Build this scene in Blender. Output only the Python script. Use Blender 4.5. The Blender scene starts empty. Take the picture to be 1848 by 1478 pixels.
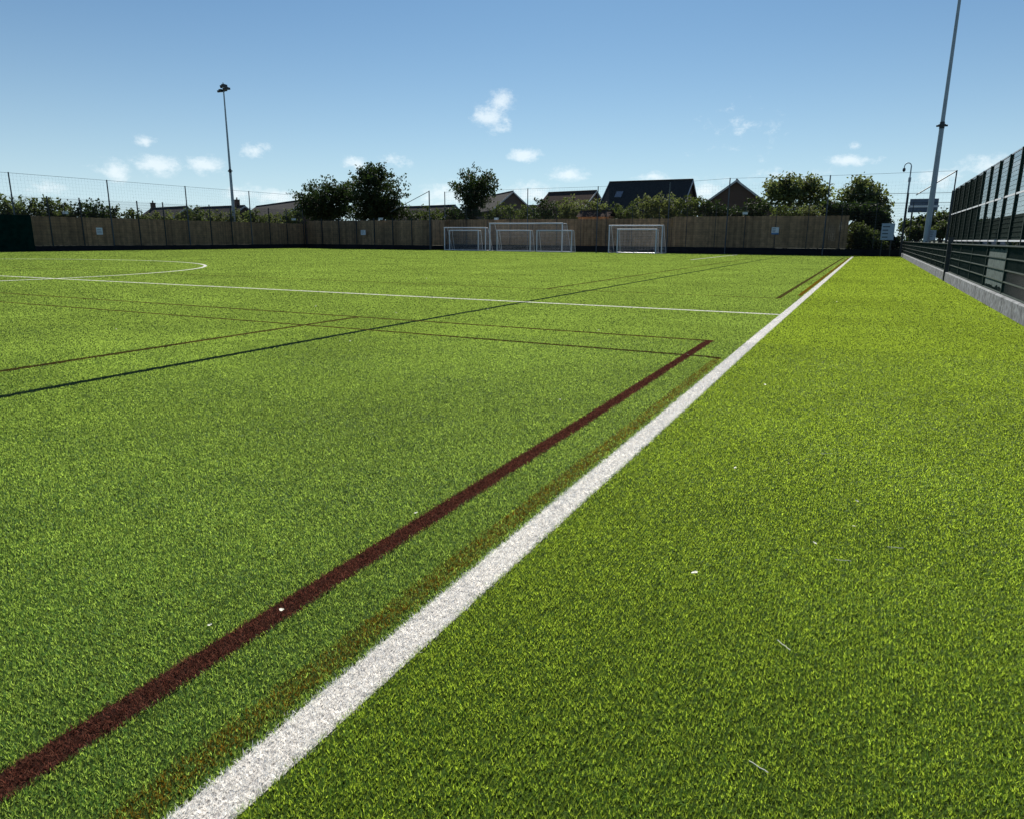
import bpy, bmesh, math, random
import numpy as np
from mathutils import Matrix, Vector
random.seed(7); rng = np.random.default_rng(11)
S = bpy.context.scene; C = S.collection
PI = math.pi; H = 1.22

# ---------------------------------------------------------------- camera
ROT = [[0.8970372463789419, -0.10952291490837834, 0.4281692535888789],
       [0.44190053687622466, 0.20706944321535858, -0.8728379925249508],
       [0.006934992241525113, 0.9721764123843231, 0.23414723804938736]]
cd = bpy.data.cameras.new('camera'); cam = bpy.data.objects.new('camera', cd); C.objects.link(cam)
M = Matrix(ROT).to_4x4(); M.translation = (0, 0, H); cam.matrix_world = M
cd.sensor_width = 36; cd.sensor_fit = 'HORIZONTAL'; cd.lens = 1283 / 1848 * 36
cd.clip_start = 0.05; cd.clip_end = 6000; S.camera = cam

def slope(px, py):                      # direction of a photo pixel: (dx/dy, dz/dy) in the pitch's axes
    v = Vector((px - 924, -(py - 739), -1283)); d = Matrix(ROT) @ v
    return d.x / d.y, d.z / d.y
def PX(px, py, Y):                      # real place of a feature standing Y metres up the pitch
    a, b = slope(px, py); return Vector((a * Y, Y, H + b * Y))

# ---------------------------------------------------------------- materials
MATS = {}
def mat(name, col, rough=.7, metal=0, noise=None, attr=None, bump=0, trans=None, spec=.5):
    """noise=(scale, amount) tonal mottling; attr=amount of per-piece variation; trans = translucent colour"""
    m = bpy.data.materials.new(name); m.use_nodes = True; nt = m.node_tree; N = nt.nodes; L = nt.links
    b = N['Principled BSDF']; b.inputs['Roughness'].default_value = rough; b.inputs['Metallic'].default_value = metal
    b.inputs['Specular IOR Level'].default_value = spec
    rgb = N.new('ShaderNodeRGB'); rgb.outputs[0].default_value = (*col, 1); cur = rgb.outputs[0]
    fac = None
    def mul(a, bb):
        n = N.new('ShaderNodeMath'); n.operation = 'MULTIPLY'; L.new(a, n.inputs[0]); L.new(bb, n.inputs[1]); return n.outputs[0]
    if noise:
        tc = N.new('ShaderNodeTexCoord'); nz = N.new('ShaderNodeTexNoise'); nz.inputs['Scale'].default_value = noise[0]
        nz.inputs['Detail'].default_value = 6; L.new(tc.outputs['Object'], nz.inputs['Vector'])
        mr = N.new('ShaderNodeMapRange'); mr.inputs[1].default_value = .3; mr.inputs[2].default_value = .7
        mr.inputs[3].default_value = 1 - noise[1]; mr.inputs[4].default_value = 1 + noise[1]
        L.new(nz.outputs['Fac'], mr.inputs[0]); fac = mr.outputs[0]
        if bump:
            bp = N.new('ShaderNodeBump'); bp.inputs['Strength'].default_value = bump; bp.inputs['Distance'].default_value = .02
            L.new(nz.outputs['Fac'], bp.inputs['Height']); L.new(bp.outputs[0], b.inputs['Normal'])
    if attr:
        at = N.new('ShaderNodeAttribute'); at.attribute_name = 'v'
        mr = N.new('ShaderNodeMapRange'); mr.inputs[3].default_value = 1 - attr; mr.inputs[4].default_value = 1 + attr
        L.new(at.outputs['Fac'], mr.inputs[0]); fac = mr.outputs[0] if fac is None else mul(fac, mr.outputs[0])
    if fac is not None:
        vm = N.new('ShaderNodeVectorMath'); vm.operation = 'SCALE'; L.new(cur, vm.inputs[0]); L.new(fac, vm.inputs['Scale']); cur = vm.outputs[0]
    L.new(cur, b.inputs['Base Color'])
    if trans:
        t = N.new('ShaderNodeBsdfTranslucent'); t.inputs[0].default_value = (*trans, 1)
        if fac is not None:
            vm = N.new('ShaderNodeVectorMath'); vm.operation = 'SCALE'; vm.inputs[0].default_value = trans
            L.new(fac, vm.inputs['Scale']); L.new(vm.outputs[0], t.inputs[0])
        a = N.new('ShaderNodeAddShader'); L.new(b.outputs[0], a.inputs[0]); L.new(t.outputs[0], a.inputs[1])
        L.new(a.outputs[0], N['Material Output'].inputs[0])
    MATS[name] = m; return m

mat('turf', (.042, .088, .020), .6, noise=(.35, .17), attr=.55, trans=(.207, .292, .046), spec=.12)
mat('turf_runoff', (.044, .088, .015), .6, noise=(.35, .15), attr=.52, trans=(.232, .314, .028), spec=.10)
mat('yarn_white', (.74, .725, .69), .9, attr=.32, trans=(.29, .283, .27), spec=.05)
mat('yarn_white_root', (.42, .40, .38), 1, spec=0)  # root materials: darker yarn copies, shade between tufts put into the colour
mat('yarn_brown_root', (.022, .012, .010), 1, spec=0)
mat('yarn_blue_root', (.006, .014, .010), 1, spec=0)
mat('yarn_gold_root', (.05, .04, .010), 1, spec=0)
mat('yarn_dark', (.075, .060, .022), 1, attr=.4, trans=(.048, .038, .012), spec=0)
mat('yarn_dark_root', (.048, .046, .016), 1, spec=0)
mat('yarn_brown', (.105, .044, .028), 1, attr=.7, trans=(.070, .024, .016), spec=0)
mat('yarn_gold', (.13, .080, .012), 1, attr=.6, trans=(.12, .07, .006), spec=0)
mat('yarn_blue', (.018, .040, .026), 1, attr=.5, trans=(.010, .020, .012), spec=0)
mat('sheet_turf', (.028, .046, .012), 1, noise=(90, .5), bump=.5, spec=0)
mat('sheet_runoff', (.030, .048, .010), 1, noise=(90, .5), bump=.5, spec=0)
mat('asphalt', (.05, .05, .052), .9, noise=(8, .25), bump=.3)
mat('earth', (.05, .06, .025), .95, noise=(.5, .4))
mat('concrete', (.17, .18, .19), .9, noise=(9, .55), bump=.8, spec=.2)
mat('green_steel', (.006, .026, .020), .7, spec=.15)
mat('dark_steel', (.02, .026, .03), .45)
mat('galvanised', (.42, .45, .48), .42, metal=.6, noise=(3, .12))
mat('mast_paint', (.30, .36, .40), .45, metal=.3, noise=(2, .1))
mat('net_post', (.07, .085, .10), .45)
mat('timber', (.42, .26, .14), .85, noise=(2.5, .3), attr=.4)
mat('kickboard', (.014, .015, .018), .8, noise=(2, .3), spec=.2)
mat('screen_green', (.004, .022, .017), 1, noise=(3, .3), spec=.05)
mat('goal_white', (.8, .8, .82), .35)
mat('net_white', (.55, .56, .60), .8)
mat('net_dark', (.03, .04, .045), .8)
mat('bark', (.06, .045, .03), .95, noise=(6, .3))
mat('leaf_dark', (.020, .030, .012), .75, attr=.5, noise=(.6, .3), trans=(.010, .018, .003), spec=.15)
mat('leaf_mid', (.036, .050, .018), .75, attr=.5, noise=(.6, .3), trans=(.030, .042, .008), spec=.15)
mat('leaf_pale', (.055, .068, .028), .75, attr=.5, noise=(.6, .3), trans=(.055, .068, .018), spec=.15)
mat('roof_dark', (.045, .042, .045), 1, noise=(1.2, .25), spec=.05)
mat('roof_brown', (.085, .06, .05), 1, noise=(1.2, .25), spec=.05)
mat('brick', (.20, .10, .07), .9, noise=(2, .2))
mat('fascia', (.5, .5, .5), .6)
mat('glass', (.12, .15, .19), .12, spec=.8)
mat('sign_white', (.75, .78, .8), .5)
mat('sign_blue', (.10, .22, .42), .5)
mat('sign_pale', (.42, .52, .62), .5)
mat('sign_ink', (.04, .05, .08), .6)
mat('banner_grey', (.085, .115, .11), .9, noise=(14, .4), spec=.1)
mat('rail_grey', (.05, .065, .065), .5, spec=.4)
mat('petal', (.6, .6, .5), .6, trans=(.1, .1, .08))
mat('scoreboard', (.10, .14, .20), .5, noise=(3, .2))
mat('car_paint', (.03, .035, .045), .2, spec=.8)
mat('tyre', (.02, .02, .02), .9)
mat('lamp_lens', (.6, .6, .6), .2)

def brickify(name, c1, c2, mortar, sx):
    m = MATS[name]; N = m.node_tree.nodes; L = m.node_tree.links; b = N['Principled BSDF']
    tc = N.new('ShaderNodeTexCoord'); bt = N.new('ShaderNodeTexBrick'); bt.inputs['Scale'].default_value = sx
    bt.inputs['Color1'].default_value = (*c1, 1); bt.inputs['Color2'].default_value = (*c2, 1); bt.inputs['Mortar'].default_value = (*mortar, 1)
    mp = N.new('ShaderNodeMapping'); mp.inputs['Rotation'].default_value = (PI / 2, 0, 0)
    L.new(tc.outputs['Object'], mp.inputs[0]); L.new(mp.outputs[0], bt.inputs['Vector']); L.new(bt.outputs['Color'], b.inputs['Base Color'])
brickify('brick', (.12, .065, .045), (.085, .05, .036), (.13, .115, .1), 3.0)
brickify('roof_dark', (.07, .068, .066), (.052, .05, .05), (.025, .025, .025), 3.2)
brickify('roof_brown', (.10, .07, .06), (.08, .055, .045), (.03, .025, .02), 3.2)

# ---------------------------------------------------------------- mesh helpers
class MB:
    def __init__(s): s.v = []; s.f = []; s.a = []; s.smooth = False
    def add(s, vs, fs, a=.5):
        o = len(s.v); s.v += [tuple(v) for v in vs]; s.f += [tuple(i + o for i in f) for f in fs]; s.a += [a] * len(vs); return s
    def box(s, x0, x1, y0, y1, z0, z1, a=.5):
        return s.add([(x0,y0,z0),(x1,y0,z0),(x1,y1,z0),(x0,y1,z0),(x0,y0,z1),(x1,y0,z1),(x1,y1,z1),(x0,y1,z1)],
                     [(0,3,2,1),(4,5,6,7),(0,1,5,4),(1,2,6,5),(2,3,7,6),(3,0,4,7)], a)
    def tube(s, p, q, r0, r1=None, n=8, a=.5, cap=True):
        p = Vector(p); q = Vector(q); r1 = r0 if r1 is None else r1; d = (q - p).normalized()
        u = d.orthogonal().normalized(); w = d.cross(u)
        vs = [c + r * (math.cos(2*PI*k/n) * u + math.sin(2*PI*k/n) * w) for c, r in ((p, r0), (q, r1)) for k in range(n)]
        fs = [(k, (k+1) % n, n + (k+1) % n, n + k) for k in range(n)]
        if cap: fs += [tuple(range(n))[::-1], tuple(range(n, 2*n))]
        return s.add(vs, fs, a)
    def obb(s, c, ax, ay, az, a=.5):      # oriented box from centre and half-axis vectors
        c, ax, ay, az = map(Vector, (c, ax, ay, az))
        vs = [c + i*ax + j*ay + k*az for k in (-1, 1) for i, j in ((-1,-1),(1,-1),(1,1),(-1,1))]
        return s.add(vs, [(0,3,2,1),(4,5,6,7),(0,1,5,4),(1,2,6,5),(2,3,7,6),(3,0,4,7)], a)
    def build(s, name, m, parent=None, smooth=False, loc=None):
        me = bpy.data.meshes.new(name); me.from_pydata(s.v, [], s.f)
        at = me.attributes.new('v', 'FLOAT', 'POINT'); at.data.foreach_set('value', s.a)
        me.materials.append(MATS[m])
        if smooth: me.polygons.foreach_set('use_smooth', [True] * len(s.f))
        me.update(); o = bpy.data.objects.new(name, me); C.objects.link(o)
        if parent: o.parent = parent
        if loc is not None: o.location = loc
        return o
def empty(name, loc, rz=0):
    o = bpy.data.objects.new(name, None); C.objects.link(o); o.location = loc; o.rotation_euler = (0, 0, rz); o.empty_display_size = .3; return o
def tag(o, label=None, cat=None, group=None, kind=None):
    for k, v in (('label', label), ('category', cat), ('group', group), ('kind', kind)):
        if v: o[k] = v
    return o
def copy_tree(o, parent=None):
    c = o.copy(); C.objects.link(c); c.parent = parent
    for ch in list(o.children): copy_tree(ch, c)
    return c

def np_mesh(name, V, tris, quads, A, m):
    me = bpy.data.meshes.new(name); nt, nq = len(tris), len(quads)
    me.vertices.add(len(V)); me.vertices.foreach_set('co', V.astype(np.float32).ravel())
    me.loops.add(nt * 3 + nq * 4)
    me.loops.foreach_set('vertex_index', np.concatenate([tris.ravel(), quads.ravel()]).astype(np.int32))
    me.polygons.add(nt + nq)
    ls = np.concatenate([np.arange(nt) * 3, nt * 3 + np.arange(nq) * 4]).astype(np.int32)
    me.polygons.foreach_set('loop_start', ls)
    me.update(calc_edges=True)
    at = me.attributes.new('v', 'FLOAT', 'POINT'); at.data.foreach_set('value', A.astype(np.float32))
    me.materials.append(MATS[m]); o = bpy.data.objects.new(name, me); C.objects.link(o); return o

# ---------------------------------------------------------------- ground
def sheet(name, x0, x1, y0, y1, z, m):
    o = MB().add([(x0,y0,z),(x1,y0,z),(x1,y1,z),(x0,y1,z)], [(0,1,2,3)]).build(name, m); return tag(o, kind='structure')
sheet('ground', -1500, 1500, -1500, 1500, -.03, 'earth')
XL, XR, YL, YR = -54.8, 2.14, 60.8, 67.6
sheet('path', 2.32, 5.0, -6, YR, -.006, 'asphalt')
sheet('car_park', 5.6, 40, 10, 110, -.006, 'asphalt')

# ---------------------------------------------------------------- markings (world layout of the pitch)
TX0, TX1 = -1.237, -1.107
CCX, CCY, CR = -20.6 - 11.4, 12.6, 11.4
FARL = 61.2
# name, label, yarn, test on root points
def sparse(f, p): return lambda x, y: f(x, y) & (np.modf(np.abs(np.sin(x * 913.7 + y * 377.1) * 9531.7))[0] < p)
def rect(x0, x1, y0, y1): return lambda x, y: (x >= x0) & (x <= x1) & (y >= y0) & (y <= y1)
LINES = [
 ('touchline', 'wide white touchline running up the right side of the pitch', 'yarn_white', rect(TX0, TX1, -3, FARL)),
 ('halfway_line', 'white line crossing the pitch to the touchline', 'yarn_white', rect(-54, TX0, CCY - .06, CCY + .06)),
 ('centre_circle', 'white circle on the far left of the turf', 'yarn_white', lambda x, y: abs(np.hypot(x - CCX, y - CCY) - CR) < .06),
 ('goal_line', 'white line in front of the far goals', 'yarn_white', rect(-54, TX0, FARL - .12, FARL)),
 ('box_line', 'short white line running away towards the far boards', 'yarn_white', rect(-9.72, -9.6, 44, FARL - .12)),
 ('brown_sideline', 'dark brown line beside the white touchline', 'yarn_brown', rect(-1.705, -1.605, -3, 8.92)),
 ('brown_cross_line', 'thin brown line across the pitch from the near corner', 'yarn_dark', rect(-40, -1.705, 8.82, 8.92)),
 ('brown_inner_line', 'thin brown line ending at the brown cross line', 'yarn_dark', rect(-7.06, -6.96, 1, 8.82)),
 ('gold_sideline', 'faint gold line between the brown and white lines', 'yarn_gold', sparse(rect(-1.36, -1.268, -3, 7.6), .48)),
 ('gold_cross_line', 'faint gold line across the pitch', 'yarn_dark', lambda x, y: (((x >= -40) & (x <= -1.42)) & (abs(y - 7.66) < .045)) | ((x > -1.42) & (x < -1.30) & (y > 7.58) & (y < 7.69))),
 ('dark_long_line', 'dark blue line running the length of the pitch', 'yarn_blue', rect(-5.97, -5.87, 1, 56)),
 ('far_brown_sideline', 'brown line beyond the halfway line beside the touchline', 'yarn_dark', rect(-1.705, -1.605, 16.1, 56)),
 ('far_brown_cross_line', 'thin brown line beyond the halfway line', 'yarn_dark', rect(-40, -1.705, 16.1, 16.2)),
 ('far_brown_inner_line', 'thin brown line running away beyond the halfway line', 'yarn_dark', rect(-7.06, -6.96, 16.2, 50)),
 ('far_gold_sideline', 'faint gold line hugging the touchline beyond the halfway line', 'yarn_gold', rect(-1.36, -1.265, 17.2, 56)),
]
BASES = {'touchline': (TX0, TX1, -3, FARL), 'halfway_line': (-54, TX0, CCY-.06, CCY+.06), 'box_line': (-9.72, -9.6, 44, FARL-.12), 'goal_line': (-54, TX0, FARL-.12, FARL),
 'brown_sideline': (-1.705, -1.605, -3, 8.92), 'brown_cross_line': (-40, -1.705, 8.82, 8.92), 'brown_inner_line': (-7.06, -6.96, 1, 8.82),
 'dark_long_line': (-5.97, -5.87, 1, 56), 'far_brown_sideline': (-1.705, -1.605, 16.1, 56), 'far_brown_cross_line': (-40, -1.705, 16.1, 16.2),
 'far_brown_inner_line': (-7.06, -6.96, 16.2, 50), 'far_gold_sideline': (-1.36, -1.265, 17.2, 56)}
# thin sheets under the yarn of each marking
def strip(lst, name):
    mb = MB(); [mb.add([(x0,y0,0),(x1,y0,0),(x1,y1,0),(x0,y1,0)], [(0,1,2,3)]) for x0, x1, y0, y1 in lst]; return mb

# ---------------------------------------------------------------- turf blades, real geometry, coarser with distance
def zpile(d):
    t = np.clip((d - 4.5) / 6, 0, 1); return -.016 + .025 * t * t * (3 - 2 * t)
def lattice(name, xs, ys, dz, m):
    X, Y = np.meshgrid(xs, ys); V = np.stack([X, Y, zpile(np.hypot(X, Y)) + dz], 2).reshape(-1, 3); nx = len(xs)
    i = (np.arange(len(ys) - 1)[:, None] * nx + np.arange(nx - 1)).ravel()[:, None]
    q = i + np.array([[0, 1, nx + 1, nx]]); return V, q
def runs(a, b, far=False):
    out = [a]
    while out[-1] < b - 1e-6:
        c = abs(out[-1]); out.append(min(b, out[-1] + (.35 if c < 14 else 2.0)))
    return np.array(out)
def blades():
    a0, a1 = math.radians(-74), math.radians(50)
    # radial density: n(d) per m2 = K / (d w h), w grows with distance
    ds = np.linspace(.45, 88, 6000)
    w = np.maximum(.0017, .00075 * ds)
    n = np.minimum(5.6 / (ds * w * .019), 50000) * np.interp(ds, [3.5, 7, 16], [1, 1.75, 1.6])
    pdf = n * ds * (a1 - a0); cdf = np.concatenate([[0], np.cumsum((pdf[1:] + pdf[:-1]) / 2 * np.diff(ds))])
    N = int(cdf[-1]); print('blades before clip', N)
    d = np.interp(rng.random(N) * cdf[-1], cdf, ds); a = a0 + rng.random(N) * (a1 - a0)
    x = d * np.sin(a); y = d * np.cos(a)
    # the marks are tufted more densely: reuse the draw with a slight shift inside each mark
    ex = np.zeros(N, bool)
    for L in LINES: ex |= L[3](x, y)
    for q in range(2):
        exq = ex & ((d[:N] > 3.2) | (rng.random(N) < .25))
        sx = x[:N][exq] + rng.normal(0, .004, exq.sum()); sy = y[:N][exq] + rng.normal(0, .03, exq.sum()); sd = np.hypot(sx, sy)
        x = np.concatenate([x, sx]); y = np.concatenate([y, sy]); d = np.concatenate([d, sd])
    # tufting: pull near blades to jittered tuft centres
    g = .0115
    near = d < 9
    ix = np.floor(x / g); iy = np.floor(y / g)
    h1 = np.modf(np.abs(np.sin(ix * 12.9898 + iy * 78.233) * 43758.5453))[0]
    h2 = np.modf(np.abs(np.sin(ix * 39.346 + iy * 11.135) * 24634.6345))[0]
    h3 = np.modf(np.abs(np.sin(ix * 7.31 + iy * 51.77) * 9634.63))[0]
    tx = (ix + .15 + .7 * h1) * g; ty = (iy + .15 + .7 * h2) * g
    k = np.interp(d, [3.5, 8], [.64, 0])
    ox, oy = x - tx, y - ty
    x = x - ox * k; y = y - oy * k
    ok = (x > XL) & (x < XR - .005) & (y < YR) & (y > -6) & ~((x < -39.2) & (y > YL))
    x, y, d, ox, oy, h1, h3, near = (q[ok] for q in (x, y, d, ox, oy, h1, h3, near)); N = len(x)
    w = np.maximum(.0017, .00075 * d) * (.7 + .6 * rng.random(N))
    # patchy pile: slow noise varies height and lean
    pn = np.sin(x * 1.9 + 2.1 * np.sin(y * 1.3)) * np.sin(y * 2.3 + 1.7 * np.sin(x * .9)) + .6 * np.sin(x * 7.1 + y * 3.3) * np.sin(y * 8.7 - x * 2.9)
    h = (.017 + .011 * rng.random(N) + .0012 * pn) * (1 - .25 * h3 * near)
    h = h * np.interp(d, [4.5, 7.5, 10.5, 60], [1, .7, .42, .34])
    th = rng.random(N) * 2 * PI; lean = .08 + .62 * rng.random(N) ** 1.3
    lx = np.cos(th) * lean + ox / g * .7 * np.interp(d, [3.5, 8], [1, 0]) + .12 * pn
    ly = np.sin(th) * lean + oy / g * .7 * np.interp(d, [3.5, 8], [1, 0]) + .06
    sm = np.interp(d, [9, 30], [1, .55]); lx = lx * sm; ly = ly * sm; ln = np.sqrt(lx**2 + ly**2 + 1); ux, uy, uz = lx / ln, ly / ln, 1 / ln
    fa = rng.random(N) * PI; bx, by = np.cos(fa), np.sin(fa)
    # merged distant tufts face along the pitch a little more often so that coverage does not thin out
    ft = (fa - PI/2) * np.interp(d, [5, 18], [1, .78]); bx, by = np.cos(ft), np.sin(ft)
    root = np.stack([x, y, zpile(d)], 1); B = np.stack([bx, by, np.zeros(N)], 1) * (w / 2)[:, None]
    U = np.stack([ux, uy, uz], 1)
    mid = root + U * (h * .55)[:, None]
    U2 = np.stack([ux * 2.2 + .5*np.cos(fa), uy * 2.2 + .5*np.sin(fa), uz * .45], 1); tip = mid + U2 * (h * .34)[:, None]
    va = np.clip(.5 + .28 * rng.standard_normal(N) * .8 + (h1 - .5) * .55 * near, 0, 1)
    va = .5 + (va - .5) * np.interp(d, [3, 8, 30], [1, .45, .15])
    own = np.zeros(N, int)
    jx = x + .006 * rng.standard_normal(N) * np.minimum(d, 1); jy = y + .006 * rng.standard_normal(N) * np.minimum(d, 1)
    for i, L in enumerate(LINES): own[(own == 0) & L[3](jx, jy)] = i + 1
    own[(own == 0) & (x > TX1)] = -1
    for nm, m, x0, x1 in (('pitch_sheet', 'sheet_turf', XL, TX1), ('runoff_sheet', 'sheet_runoff', TX1, XR)):
        V, q = lattice('', runs(x0, x1), runs(-6, YR), 0, m)
        keep = ~((V[q[:, 0], 0] < -39.3) & (V[q[:, 3], 1] > YL + 1.5)); q = q[keep]
        o = np_mesh('pitch' if x0 == XL else 'runoff_strip', V, np.zeros((0, 3), int), q, np.full(len(V), .5), m); tag(o, kind='structure')
    def make(sel, name, m, base=()):
        idx = np.nonzero(sel)[0]
        if not len(idx): return None
        nn = near[idx]; i2 = idx[nn]; i3 = idx[~nn]
        V2 = np.stack([root[i2]-B[i2], root[i2]+B[i2], mid[i2]+B[i2]*.85, mid[i2]-B[i2]*.85, tip[i2]], 1).reshape(-1, 3)
        b2 = np.arange(len(i2))[:, None] * 5
        q = b2 + np.array([[0,1,2,3]]); t2 = b2 + np.array([[3,2,4]])
        V3 = np.stack([root[i3]-B[i3], root[i3]+B[i3], (mid[i3]+tip[i3])/2+B[i3]*.6, (mid[i3]+tip[i3])/2-B[i3]*.6], 1).reshape(-1, 3)
        q3 = len(V2) + np.arange(len(i3))[:, None] * 4 + np.array([[0,1,2,3]])
        A = np.concatenate([np.repeat(va[i2], 5), np.repeat(va[i3], 4)])
        V = np.concatenate([V2, V3]); Q = np.concatenate([q, q3])
        nb = 0
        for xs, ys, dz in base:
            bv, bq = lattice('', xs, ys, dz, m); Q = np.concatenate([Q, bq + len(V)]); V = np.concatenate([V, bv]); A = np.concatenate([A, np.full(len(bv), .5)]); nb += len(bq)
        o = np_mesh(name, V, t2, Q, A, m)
        if m + '_root' in MATS:  # base strips get the darker copy that carries painted pile shade
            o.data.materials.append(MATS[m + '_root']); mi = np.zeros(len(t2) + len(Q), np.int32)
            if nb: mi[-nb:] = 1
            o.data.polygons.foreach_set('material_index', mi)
        return o
    tag(make(own == 0, 'artificial_turf', 'turf'), 'mid green artificial turf pile covering the marked pitch', 'artificial turf', kind='stuff')
    tag(make(own == -1, 'runoff_turf', 'turf_runoff'), 'yellower green turf strip between white touchline and concrete kerb', 'artificial turf', kind='stuff')
    for i, (nm, lb, ym, f) in enumerate(LINES):
        base = []
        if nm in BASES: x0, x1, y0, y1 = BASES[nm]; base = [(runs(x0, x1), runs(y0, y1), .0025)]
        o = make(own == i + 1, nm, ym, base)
        if nm == 'centre_circle':
            th = np.linspace(0, 2 * PI, 240); th2 = th[:-1]
            ring = [np.stack([CCX + rr * np.cos(th), CCY + rr * np.sin(th)], 1) for rr in (CR - .06, CR + .06)]
            P = np.concatenate(ring); Vr = np.column_stack([P, zpile(np.hypot(P[:, 0], P[:, 1])) + .0035]); k = np.arange(239)[:, None]
            me = o.data; bm = bmesh.new(); bm.from_mesh(me); vl = [bm.verts.new(v) for v in Vr]
            for j in range(239): bm.faces.new((vl[j], vl[j + 1], vl[240 + j + 1], vl[240 + j]))
            bm.to_mesh(me); bm.free()
        if o: tag(o, lb, 'pitch marking', kind='structure')
blades()

# ---------------------------------------------------------------- concrete kerb under the rail fence
k = MB(); y = 4.0
while y < YR:
    y1 = min(y + 1.83, YR); e = random.uniform(-.004, .004)
    k.add([(2.15+e,y+.006,-.02),(2.32,y+.006,-.02),(2.32,y1-.006,-.02),(2.15+e,y1-.006,-.02),
           (2.15+e,y+.006,.262),(2.17+e,y+.006,.28),(2.31,y+.006,.28),(2.32,y+.006,.27),
           (2.15+e,y1-.006,.262),(2.17+e,y1-.006,.28),(2.31,y1-.006,.28),(2.32,y1-.006,.27)],
          [(0,3,8,4),(4,8,9,5),(5,9,10,6),(6,10,11,7),(7,11,2,1),(0,4,5,6,7,1),(3,2,11,10,9,8)])
    y = y1
tag(k.build('kerb', 'concrete'), kind='structure')

# ---------------------------------------------------------------- welded mesh fences
def mesh_panel(L, h, z0=0., hs=.2, vs=.05, wr=.0028, hr=.004):
    mb = MB(); n = int(L / vs)
    for i in range(n + 1):
        x = i * L / n; mb.box(x - wr, x + wr, -wr, wr, z0, z0 + h)
    z = z0 + .02
    while z < z0 + h + .01:
        mb.box(0, L, -wr - 2*hr, -wr, z - hr, z + hr); mb.box(0, L, wr, wr + 2*hr, z - hr, z + hr); z += hs
    return mb
def fence_line(name, p0, direc, nbay, bay, h, m, label, cat, panelkw={}, post_h=None, pr=.03, z0=0., group=None, boards=None, kick=None, tall=None, off=0):
    """posts along a line; direc 0 = along +x, pi/2 = along +y.  off: y-offset of boards in the local frame"""
    root = empty(name, p0, direc); tag(root, label, cat, group)
    pp = mesh_panel(bay - .06, h, z0, **panelkw).build('mesh_panel', m, root, loc=(.03, 0, 0)) if h else None
    post = MB().box(-pr, pr, -pr, pr, -.05, (post_h or h + z0) + .05).box(-pr-.005, pr+.005, -pr-.005, pr+.005, (post_h or h+z0)+.05, (post_h or h+z0)+.07).build('post', m, root)
    for i in range(nbay):
        if i and pp:
            c = pp.copy(); C.objects.link(c); c.parent = root; c.location = (i * bay + .03, 0, 0)
    for i in range(1, nbay + 1):
        c = post.copy(); C.objects.link(c); c.parent = root; c.location = (i * bay, 0, 0)
    return root

# right-hand spectator fence on the kerb
rf = fence_line('rail_fence', (2.235, 3.13, .28), PI/2, 25, 2.52, .84, 'green_steel', 'low dark green mesh fence on the concrete kerb at the right', 'mesh fence', dict(wr=.003, hr=.008, hs=.205), pr=.025)
MB().box(0, 63.0, .012, .052, .845, .868).build('top_rail', 'rail_grey', rf)
MB().box(0, .09, -.02, .12, -.30, 1.03).box(-.005, .095, -.025, .125, 1.03, 1.05).build('gate_post', 'dark_steel', rf, loc=(23.04, 0, 0))
rf['label'] = 'low dark green mesh fence on the concrete kerb at the right'

for k_ in range(4): MB().box(0, 63.0, .010, .022, .015 + k_*.205 - .007, .015 + k_*.205 + .007).build('rail', 'rail_grey', rf)
# grey weathered sheet tied behind the rails, ragged top and bottom
bn = MB(); n = 16; pts = []
for side, yo in ((0, -.004), (1, .004)):
    for i in range(n + 1):
        s = i / n * 2.15
        pts.append((2.229 + yo*.3, 15.85 + s, .345 + .05 * random.random() * (1 + (i < 6)))); pts.append((2.229 + yo*.3, 15.85 + s, 1.06 + .05 * (i % 4 < 2) * random.random()))
b0 = 2 * (n + 1); fs = []
for i in range(n):
    j = 2 * i; fs += [(j, j+1, j+3, j+2), (b0+j, b0+j+2, b0+j+3, b0+j+1), (j+1, b0+j+1, b0+j+3, j+3), (j, j+2, b0+j+2, b0+j)]
bn.add(pts, fs)
o = bn.build('banner', 'banner_grey'); tag(o, 'grey weathered sheet with ragged ends tied to the low right fence', 'banner')

# tall mesh fence further right, two lifts of panels; the joint rail's glint is painted on as white
tf = fence_line('tall_mesh_fence', (5.3, 22.6, 0), PI/2, 15, 3.0, 5.0, 'green_steel', 'tall dark green mesh fence with glint on the middle rail coloured white at the right edge', 'mesh fence', dict(wr=.003, hr=.004, vs=.10, hs=.2), post_h=5.0, pr=.07)
MB().box(0, 45, .012, .055, 3.15, 3.23).build('middle_rail', 'sign_white', tf)  # white colour stands in for the glint along the joint
MB().box(0, 45, .012, .05, 1.205, 1.275).build('lower_rail', 'sign_white', tf)
MB().box(0, 45, -.03, .03, 5.03, 5.09).build('top_rail', 'galvanised', tf)
MB().box(0, 45, -.024, -.012, 1.30, 2.32).build('windbreak', 'screen_green', tf)
MB().box(27, 45, -.024, -.012, 2.33, 4.98).build('windbreak', 'screen_green', tf)
MB().box(0, 45, -.024, -.012, .02, .7).build('kickboard', 'screen_green', tf)
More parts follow.
